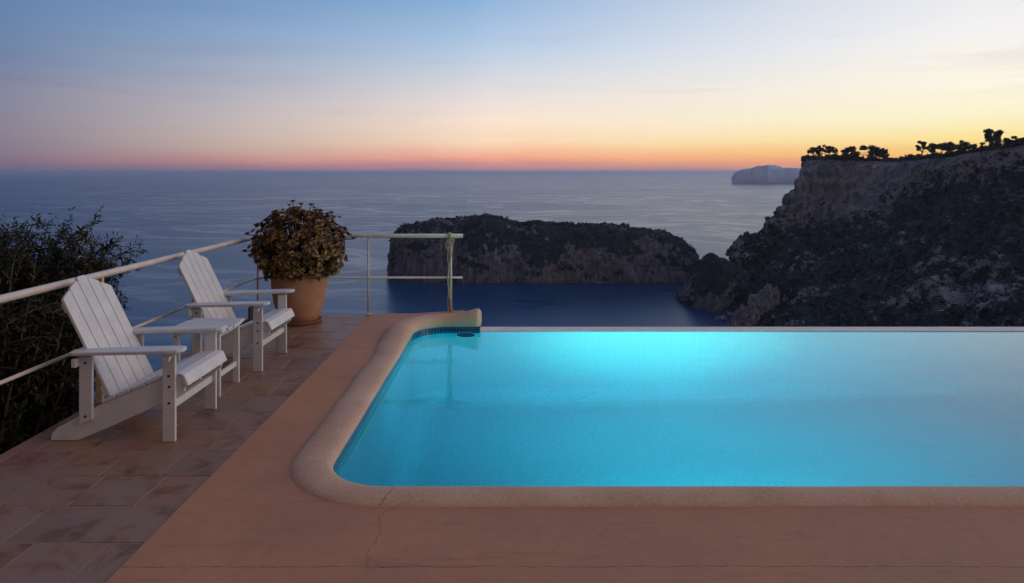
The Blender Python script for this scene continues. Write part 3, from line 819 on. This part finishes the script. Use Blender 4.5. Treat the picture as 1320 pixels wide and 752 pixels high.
def grid_faces(nu, nv):
    i = np.arange(nu-1)[:, None]*nv+np.arange(nv-1)[None, :]
    return np.stack([i, i+nv, i+nv+1, i+1], -1).reshape(-1, 4)

def leaf_clumps(cs, rads, n_per, tri, seed, flat=.75):
    """random leaf-sized triangles spread through ellipsoids -> V, T"""
    rs = np.random.RandomState(seed); m = len(cs)
    cs = np.array(cs); rads = np.array(rads)
    N = m*n_per
    c = np.repeat(cs, n_per, 0); rr = np.repeat(rads, n_per)[:, None]
    d = rs.normal(size=(N, 3)); d /= np.linalg.norm(d, axis=1)[:, None]
    p = c+d*rr*(rs.uniform(.25, 1, (N, 1))**.5)*np.array([1, 1, flat])
    a = rs.normal(size=(N, 3)); a /= np.linalg.norm(a, axis=1)[:, None]; b = np.cross(a, d); b /= (np.linalg.norm(b, axis=1)[:, None]+1e-6)
    s = rr*tri*rs.uniform(.6, 1.4, (N, 1))
    V = np.stack([p-a*s*.5, p+a*s*.5, p+b*s*.9], 1).reshape(-1, 3)
    return V, np.arange(N*3).reshape(-1, 3)

def headland():
    def col_(base, pts, back=((55, -1.5), (130, -22), (230, -105))):
        px, Y = base; b = P(px, 0, Y); b.z = SEA-2; b0 = b.copy(); b0.z = SEA-14; b0.y -= 6
        L = [b0, b]+[P(*p) for p in pts]; top_ = L[-1]
        for dy, dz in back: L.append(Vector((top_.x+dy*.35, top_.y+dy, max(top_.z+dz, SEA-12))))
        return L
    G = [
     col_((1000, 720), [(1010, 345, 720), (1022, 325, 720), (1040, 295, 715), (1062, 250, 705), (1075, 206, 690)], ((20, -4), (45, -50), (70, -105))),
     col_((962, 590), [(966, 338, 585), (974, 312, 588), (1003, 288, 600), (1028, 246, 625), (1046, 208, 640)], ((30, -2), (60, -40), (90, -105))),
     col_((946, 552), [(950, 346, 556), (951, 322, 558), (975, 301, 570), (1012, 262, 592), (1038, 208, 618)], ((40, -2), (90, -30), (140, -105))),
     col_((940, 505), [(958, 366, 512), (968, 332, 532), (1000, 306, 556), (1034, 255, 588), (1058, 208, 608)]),
     col_((944, 455), [(985, 392, 462), (1010, 348, 500), (1050, 300, 545), (1075, 258, 575), (1100, 209, 590)]),
     col_((975, 400), [(1040, 400, 420), (1070, 350, 465), (1100, 300, 510), (1125, 252, 550), (1150, 210, 565)]),
     col_((1040, 340), [(1110, 410, 370), (1140, 350, 420), (1170, 288, 470), (1190, 240, 515), (1200, 205, 530)]),
     col_((1110, 290), [(1200, 410, 330), (1220, 348, 380), (1240, 284, 428), (1250, 236, 470), (1255, 199, 490)]),
     col_((1220, 250), [(1290, 410, 290), (1310, 345, 340), (1320, 280, 388), (1320, 226, 430), (1322, 189, 450)]),
     col_((1400, 220), [(1450, 410, 250), (1450, 340, 300), (1450, 270, 350), (1450, 215, 390), (1450, 175, 410)]),
     col_((1750, 190), [(1750, 400, 210), (1750, 330, 260), (1750, 260, 310), (1750, 205, 350), (1750, 170, 370)]),
    ]
    nu, nv = 420, 260
    g = interp_grid(G, nu, nv); n = grid_normals(g)
    if n[nu//2, nv//3, 1] > 0: n = -n
    rows = nv-1; rock = np.zeros((nu, nv))
    top_r = 7/10*rows
    for i in range(nu):
        for j in range(nv):
            p = g[i, j]; u = i/(nu-1); vv = j/rows*9          # 1 = waterline, 7 = rim
            cliff = 1/(1+math.exp(-(vv-(4.35+.95*min(1, max(0, (u-.30)/.35))))*4.5)) if vv < 6.02 else max(0, 1-(vv-6.02)*6)
            tip = max(0, 1-abs(u-.22)/.10)*.45 if vv < 5 else 0
            shore = max(0, 1-(vv-1)/.6)*.7 if vv > .8 else .8
            scar = 0
            q = P(1245, 385, 340); dx = (p[0]-q.x)/14; dz = (p[2]-q.z)/26; scar = .75*math.exp(-((dx-.55*dz)**2+dz*dz+((p[1]-q.y)/40)**2))
            q = P(1190, 357, 420); dx = (p[0]-q.x)/8; dz = (p[2]-q.z)/14; scar += .5*math.exp(-((dx-.6*dz)**2+dz*dz+((p[1]-q.y)/30)**2))
            q = P(1095, 262, 560); dx = (p[0]-q.x)/22; dz = (p[2]-q.z)/30; scar += .6*math.exp(-((dx-.4*dz)**2+dz*dz+((p[1]-q.y)/50)**2))
            gul = 1.0*max(0, mn.ridged_multi_fractal(Vector((p[0]*.016+p[2]*.010, p[1]*.012, p[2]*.006)), 1, 2.1, 3, 1, 2)-1.25)*1.1 if vv < 5 else 0
            rk = min(1, max(cliff*.88, tip, shore)+scar+min(.62, gul)+(.14 if vv < 6 else 0)); rock[i, j] = rk
            w = min(1, max(0, (vv-.6)/.6))*(1 if vv < 5.0 else max(.16, 1-(vv-5.0)*.9))
            vert = Vector((p[0], p[1], p[2]*.35))
            # ribs and buttresses on the cliff, softer swells on the slope
            d = (6.0*mn.fractal(vert*.022, 1.0, 2.0, 4)+(4.8*mn.fractal(vert*.075, .9, 2.1, 4)+1.5*mn.ridged_multi_fractal(vert*.16, 1.0, 2.1, 4, 1.0, 2.0)-1.5)*(.25+.75*rk) + 1.1*mn.fractal(Vector(p)*.20, .8, 2.1, 4))*w
            d += (5.0*(mn.ridged_multi_fractal(Vector((u*17, vv*.45, 1.7)), .9, 2.1, 4, 1, 2)-1.1)*min(1, max(0, vv-1))*max(0, min(1, 5.3-vv)) + rk*(1.6*math.sin(p[2]*.55+3*mn.noise(Vector((p[0]*.02, p[1]*.02, p[2]*.05))))+2.2*(mn.ridged_multi_fractal(vert*.11, 1.0, 2.1, 4, 1.0, 2.0)-1.2)))*w
            g[i, j] += n[i, j]*d*.85
            g[i, j, 2] += .9*mn.fractal(Vector(p)*.09, .9, 2.1, 4)*w
    V = g.reshape(-1, 3)
    o = np_mesh('headland', V, grid_faces(nu, nv), M_cliff, smooth=True, attr={'rock': rock.ravel()})
    tag(o, kind='structure')
    # maquis over the slope, ledges and rim
    rs = np.random.RandomState(4); cs = []; rd = []
    while len(cs) < 19000:
        i = rs.randint(5, nu-1); j = int(rs.uniform(1.1, 6.8)/9*rows)
        rk = rock[i, j]+.28*fbm(g[i, j], .05)
        if rs.rand() < rk*1.05: continue
        near = 1.0
        r_ = rs.uniform(.45, 1.25)*(1+rs.uniform(.5, 1.8)*(rs.rand() < .16))
        cs.append(g[i, j]+np.array([rs.uniform(-.6, .6), rs.uniform(-.6, .6), r_*.25])); rd.append(r_)
    V, T = leaf_clumps(cs, rd, 13, .85, 9, .7)
    o = np_mesh('maquis', V, T, M_maquis); tag(o, kind='stuff')
    return g
hg = headland()

def dome_rock(name, cx, cy, topf, halfx, halfy, mat, nu=220, nv=120, base=SEA-8, amp=1.0, kx=.5, seed=0.0, ns=1.0, steep=3.2):
    """free-standing rock: heightfield over a rounded footprint with steep sides; topf(x) gives the crest height"""
    ang = np.linspace(0, 2*math.pi, nu, endpoint=False); V = np.zeros((nu, nv, 3)); rock = np.zeros((nu, nv))
    for i, a in enumerate(ang):
        ca, sa = math.cos(a), math.sin(a)
        e = (abs(ca)**2.6+abs(sa)**2.6)**(-1/2.6)
        wob = 1+.10*mn.fractal(Vector((ca*1.6+seed, sa*1.6, seed)), 1, 2.1, 4)
        for j in range(nv):
            tt = j/(nv-1)                                    # 0 foot .. 1 centre
            if tt < .55: s = 1-.42*(tt/.55)**1.5; zf = (tt/.55)
            else: s = .58*(1-((tt-.55)/.45)**1.0); zf = 1
            sx = 1-.035*(1-s)/.42 if tt < .55 else .965*s/.58
            x = cx+ca*e*halfx*sx*wob; y = cy+sa*e*halfy*s*wob
            tz = topf(x); edge = 1-max(0, s/.58)**5*.12 if tt >= .55 else .88*zf**.80
            z = base+(tz-base)*edge
            p = Vector((x, y, z)); pv = Vector((x, y, z*.4))*ns+Vector((seed*13, 0, 0))
            rk = max(0, 1-((tt-.08)/.30)) if tt > .08 else 1
            rk = rk*.50+.34*max(0, ca*-1)**3+.30*max(0, ca)**4+.55*mn.fractal(Vector((x*.028, y*.03, z*.06)), 1, 2.1, 4)+(.40 if tt < .5 else .18)
            d = (5.0*mn.fractal(pv*.03, 1, 2.1, 4)+2.6*mn.fractal(pv*.10, .9, 2.1, 4)+1.2*mn.ridged_multi_fractal(pv*.18, 1, 2.1, 4, 1, 2)-1.2)*amp*(.45+.55*max(0, min(1, rk)))
            nx, ny = ca*max(0, 1-tt*1.3), sa*max(0, 1-tt*1.3)
            V[i, j] = (x+nx*d, y+ny*d, z+(1.5*mn.fractal(pv*.08, .9, 2.1, 5)*amp+(.6*d if tt > .5 else .15*d))*min(1, tt*4))
            rock[i, j] = max(0, min(1, rk))
    V2 = V.reshape(-1, 3)
    i = np.arange(nu)[:, None]*nv+np.arange(nv-1)[None, :]; k = np.roll(np.arange(nu), -1)[:, None]*nv+np.arange(nv-1)[None, :]
    T = np.stack([i, k, k+1, i+1], -1).reshape(-1, 4)
    o = np_mesh(name, V2, T, mat, smooth=True, attr={'rock': rock.ravel()})
    return o, V, rock

# island
prof = [(498, 325), (504, 303), (511, 292), (522, 286), (545, 284), (575, 281), (610, 279), (635, 281), (655, 287), (668, 291), (690, 289), (720, 292), (760, 291), (790, 291), (815, 296), (845, 298), (862, 299), (880, 306), (896, 318), (908, 335), (918, 360)]
IY = 650.0
px_ = np.array([p[0] for p in prof]); pz_ = np.array([H-(p[1]-CY)*IY/F for p in prof])
def island_top(x): return float(np.interp(x*F/IY+CX, px_, pz_))
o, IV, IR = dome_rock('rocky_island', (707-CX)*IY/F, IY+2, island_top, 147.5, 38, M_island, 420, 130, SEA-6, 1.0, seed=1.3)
tag(o, kind='structure')
rs = np.random.RandomState(8); cs = []; rd = []
while len(cs) < 4400:
    i = rs.randint(0, IV.shape[0]); j = rs.randint(18, IV.shape[1]-2)
    if rs.rand() < IR[i, j]*.82+.25*fbm(IV[i, j], .05): continue
    r_ = rs.uniform(.5, 1.5)*(1+.8*(rs.rand() < .12)); cs.append(IV[i, j]+np.array([0, 0, r_*.3])); rd.append(r_)
V, T = leaf_clumps(cs, rd, 12, .85, 19, .7); o = np_mesh('island_maquis', V, T, M_maquis); tag(o, kind='stuff')

# dark point between island and headland, with sea rocks
def simple_top(pts, Y):
    a = np.array([p[0] for p in pts]); z = np.array([H-(p[1]-CY)*Y/F for p in pts])
    return lambda x: float(np.interp(x*F/Y+CX, a, z))
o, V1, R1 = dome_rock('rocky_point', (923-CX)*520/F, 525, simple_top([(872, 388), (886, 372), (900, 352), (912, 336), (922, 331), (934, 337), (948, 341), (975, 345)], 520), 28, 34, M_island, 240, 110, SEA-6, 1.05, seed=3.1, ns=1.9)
tag(o, kind='structure')
cs = []; rd = []
while len(cs) < 900:
    i = rs.randint(0, V1.shape[0]); j = rs.randint(12, V1.shape[1]-2)
    if rs.rand() < R1[i, j]*.95: continue
    r_ = rs.uniform(.4, 1.1); cs.append(V1[i, j]); rd.append(r_)
V, T = leaf_clumps(cs, rd, 12, .85, 29, .7); o = np_mesh('point_maquis', V, T, M_maquis); tag(o, kind='stuff')

def boulder(px, Y, w, h, label, seed, dz=0.0):
    bm = bmesh.new(); bmesh.ops.create_icosphere(bm, subdivisions=5, radius=1)
    for v in bm.verts:
        c = v.co.copy(); d = .82+.40*mn.fractal(c*1.2+Vector((seed, 0, 0)), 1, 2.1, 3)+.24*mn.ridged_multi_fractal(c*1.7+Vector((seed, 3, 0)), .8, 2.1, 5, 1, 2)
        c = c*d; q = .22; c = Vector((c.x+.35*c.z, c.y, c.z)); v.co = Vector((c.x*w, c.y*w*.9, c.z*h))
    me = bpy.data.meshes.new('boulder'); bm.to_mesh(me); bm.free()
    me.polygons.foreach_set('use_smooth', [True]*len(me.polygons)); me.materials.append(M_boulder)
    a = me.attributes.new('rock', 'FLOAT', 'POINT'); a.data.foreach_set('value', np.full(len(me.vertices), 1.1, dtype=np.float32))
    o = bpy.data.objects.new('boulder', me); col.objects.link(o); p = P(px, 0, Y); o.location = (p.x, Y, SEA+dz)
    tag(o, label, 'boulder', 'boulders along the foot of the headland')
boulder(953, 452, 4.2, 8, 'rounded dark boulder standing in the water at the left foot of the headland', 1.0, 2)
boulder(966, 440, 5.0, 10, 'tall pale leaning boulder at the foot of the headland behind the pool edge', 4.0, 3)
boulder(978, 470, 6, 9, 'pale grey boulder higher up behind the leaning pale one', 7.0, 8)
boulder(989, 455, 6.0, 10, 'grey boulder right of the pale boulders, half covered by scrub', 9.0, 13)
boulder(945, 440, 3.5, 3.2, 'low flat dark rock in the water just above the pool edge', 12.0, .3)
boulder(929, 462, 3.0, 2.2, 'small dark rock lying alone in the bay left of the boulders', 15.0, .2)

# far cape
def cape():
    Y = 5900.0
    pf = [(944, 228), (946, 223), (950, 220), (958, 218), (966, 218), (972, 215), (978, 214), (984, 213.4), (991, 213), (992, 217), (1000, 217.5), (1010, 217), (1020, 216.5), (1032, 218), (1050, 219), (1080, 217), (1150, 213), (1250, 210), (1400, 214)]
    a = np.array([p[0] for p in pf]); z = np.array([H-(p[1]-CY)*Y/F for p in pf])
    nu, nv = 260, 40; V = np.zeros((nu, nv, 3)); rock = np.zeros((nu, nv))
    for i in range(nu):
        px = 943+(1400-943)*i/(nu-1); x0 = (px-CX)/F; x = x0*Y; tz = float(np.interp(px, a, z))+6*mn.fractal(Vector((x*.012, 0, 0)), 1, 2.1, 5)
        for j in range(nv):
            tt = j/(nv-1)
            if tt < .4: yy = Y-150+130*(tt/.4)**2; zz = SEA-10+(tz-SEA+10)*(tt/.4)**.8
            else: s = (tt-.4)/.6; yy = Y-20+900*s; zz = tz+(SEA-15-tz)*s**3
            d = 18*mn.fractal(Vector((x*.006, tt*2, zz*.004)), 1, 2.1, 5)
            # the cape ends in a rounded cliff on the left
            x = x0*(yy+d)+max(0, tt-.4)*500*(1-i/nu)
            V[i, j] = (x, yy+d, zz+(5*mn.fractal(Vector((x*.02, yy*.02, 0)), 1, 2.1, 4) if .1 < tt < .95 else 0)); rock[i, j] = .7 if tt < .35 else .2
    o = np_mesh('far_cape', V.reshape(-1, 3), grid_faces(nu, nv), M_cape_hazed, smooth=True, attr={'rock': rock.ravel()}); tag(o, kind='structure')
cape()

# pines on the rim
def pine(px, py_top, py_base, Y, wpx, label, seed, kind='umbrella', group='trees along the cliff top'):
    r = random.Random(seed); jr = int((6.10+.10*r.random())/9*(hg.shape[1]-1)); row = hg[:, jr]; ii = int(np.argmin(np.abs(row[:, 0]/row[:, 1]*F+CX-px)+(np.arange(len(row)) < 60)*1e3))
    base = Vector(row[ii]); Y = base.y; m = Y/F; base.z -= .3; hgt = max(3.5, (CY-(base.z-H)*F/Y-py_top+1.5)*m*1.08); w = wpx*m/2*1.25
    root = thing('pine_tree' if kind != 'bush' else 'wind_bent_bush', base, label, 'tree' if kind != 'bush' else 'bush', group)
    tr = MB(); cl = []; rd = []
    lean = r.uniform(-.12, .12)*hgt
    if kind == 'bush':
        for k in range(5): 
            a = r.uniform(0, 6.28); tr.tube([(0, 0, -2), (math.cos(a)*w*.3, math.sin(a)*w*.3, hgt*.5)], [.3, .08], 6)
        for k in range(26):
            x = r.uniform(-1, 1); y = r.uniform(-.8, .8); top_ = hgt*(1-.75*abs(x)**2.2)*(1+.18*mn.noise(Vector((x*3+seed, y, 0))))
            cl.append((x*w, y*w, top_*r.uniform(.35, .88))); rd.append(w*r.uniform(.16, .27))
    else:
        th = hgt*.6
        tr.tube([(0, 0, -2), (lean*.3, 0, th*.5), (lean, 0, th), (lean*1.2, 0, hgt*.85)], [hgt*.045, hgt*.034, hgt*.022, .05], 8)
        nl = 5 if kind == 'umbrella' else 7
        for k in range(nl):
            a = k*6.28/nl+r.uniform(-.4, .4); z0 = th*r.uniform(.55, 1.0); L = w*r.uniform(.55, .95)
            e = (lean+math.cos(a)*L, math.sin(a)*L, min(hgt*.92, z0+hgt*r.uniform(.08, .28)))
            tr.tube([(lean*z0/th, 0, z0), ((lean*z0/th+e[0])/2, e[1]/2, (z0+e[2])/2-.03*hgt), e], [hgt*.016, hgt*.011, .04], 6)
            for q in range(4):
                cl.append((e[0]*r.uniform(.55, 1.08), e[1]*r.uniform(.55, 1.08), e[2]+r.uniform(-.06, .10)*hgt)); rd.append(w*r.uniform(.17, .30))
        for q in range(5): cl.append((lean+r.uniform(-.45, .45)*w, r.uniform(-.45, .45)*w, hgt*r.uniform(.78, .93))); rd.append(w*r.uniform(.2, .3))
    tr.build('trunk', M_bark, root, smooth=True)
    V, T = leaf_clumps([(c[0]+r.uniform(-.3, .3)*q, c[1]+r.uniform(-.3, .3)*q, c[2]+r.uniform(-.25, .25)*q) for c, q in zip(cl, rd) for _ in range(3)], [q*r.uniform(.5, .95) for q in rd for _ in range(3)], 75, .40, seed, .66)
    np_mesh('crown', V, T, M_pine, root)
pine(1048, 193, 207, 612, 16, 'leaning pine at the very left tip of the cliff top', 1)
pine(1059, 190, 207, 610, 20, 'umbrella pine second from the left tip of the cliff, trunk showing under a flat crown', 2)
pine(1070, 191, 207, 606, 15, 'umbrella pine just right of the pair at the cliff tip, thin trunk against the sky', 3)
pine(1079, 192, 207, 602, 6, 'slim tall tree standing alone between the cliff-tip pines and the broad bush', 4, 'tall')
pine(1108, 189, 209, 592, 42, 'broad domed bush on the cliff top right of the tip pines', 5, 'bush')
pine(1133, 192, 208, 575, 18, 'round pine touching the right end of the broad domed bush', 6, 'tall')
pine(1172, 200, 207, 560, 12, 'low bush in the dip of the cliff top', 7, 'bush')
pine(1188, 185, 203, 540, 18, 'round-crowned pine right of the dip in the cliff top', 8, 'tall')
pine(1214, 187, 203, 522, 30, 'spreading pine between two round pines on the cliff top', 9, 'tall')
pine(1245, 182, 202, 500, 30, 'dense rounded bush left of the tallest pine', 10, 'bush')
pine(1280, 169, 198, 475, 24, 'tallest pine on the cliff top, uneven crown high against the yellow sky', 11, 'tall')
pine(1296, 178, 199, 465, 34, 'wide dark bush at the right foot of the tallest pine', 12, 'bush')
pine(1318, 176, 196, 450, 30, 'rounded tree cut by the right edge of the picture', 13, 'bush')

# hillside below the terrace
def hillside():
    nu, nv = 90, 110; V = np.zeros((nu, nv, 3))
    for i in range(nu):
        for j in range(nv):
            x = -140+330*i/(nu-1); y = -60+190*j/(nv-1)
            dl = max(0, -x-4.0)*.85; df = max(0, y-8.3)
            z = -4.2-1.05*math.hypot(dl, df)
            if x > 20: z -= (x-20)*.35*min(1, max(0, (y+20)/60))
            z += 1.2*mn.fractal(Vector((x*.06, y*.06, 0)), 1, 2.1, 5)*min(1, math.hypot(dl, df)/6)
            V[i, j] = (x, y, max(z, SEA-10))
    o = np_mesh('hillside', V.reshape(-1, 3), grid_faces(nu, nv), M_cliff, smooth=True, attr={'rock': np.full(nu*nv, .25)}); tag(o, kind='structure')
hillside()

# sea
def sea():
    n = 96; rad = [0, 300, 700, 1500, 4000, 12000, 30000, 62000]; V = [(0, 0, SEA)]; Fc = []
    for r_ in rad[1:]:
        V += [(math.cos(2*math.pi*k/n)*r_, math.sin(2*math.pi*k/n)*r_, SEA) for k in range(n)]
    for k in range(n): Fc.append((0, 1+k, 1+(k+1) % n))
    for i in range(len(rad)-2):
        for k in range(n): Fc.append((1+i*n+k, 1+(i+1)*n+k, 1+(i+1)*n+(k+1) % n, 1+i*n+(k+1) % n))
    o = MB().add(V, Fc).build('sea', M_sea, recalc=False); tag(o, kind='structure')
sea()

# evening haze
def haze():
    t = NT('haze_air'); pv = t.n('ShaderNodeVolumePrincipled'); pv.inputs['Color'].default_value = (.80, .86, 1.0, 1); pv.inputs['Density'].default_value = 5.8e-5; pv.inputs['Anisotropy'].default_value = .5
    t.l(pv.outputs[0], t.out.inputs['Volume'])
    o = MB().box(-63000, 63000, -63000, 63000, SEA-12-1, 42).build('haze', t.m); tag(o, kind='stuff')
    o.display_type = 'BOUNDS'
haze()

# added soft warm fill from the right, away from the sunset, brightening the terrace
sl = bpy.data.lights.new('fill_sun', 'SUN'); sl.energy = .86; sl.angle = R(40); sl.color = (1.0, .70, .50)
so = bpy.data.objects.new('fill_sun', sl); col.objects.link(so)
so.rotation_euler = (R(63), 0, R(180-97))

# ------------------------------------------------------------------ render settings
sc.view_settings.view_transform = 'Standard'; sc.view_settings.look = 'None'; sc.view_settings.exposure = 0; sc.view_settings.gamma = 1
sc.view_settings.use_curve_mapping = False
cy = sc.cycles
cy.use_denoising = True
try: cy.denoiser = 'OPENIMAGEDENOISE'
except Exception: pass
cy.max_bounces = 10; cy.diffuse_bounces = 4; cy.glossy_bounces = 4; cy.transmission_bounces = 8; cy.volume_bounces = 1; cy.transparent_max_bounces = 6
cy.caustics_refractive = True; cy.caustics_reflective = True; cy.sample_clamp_indirect = 6; cy.blur_glossy = .5
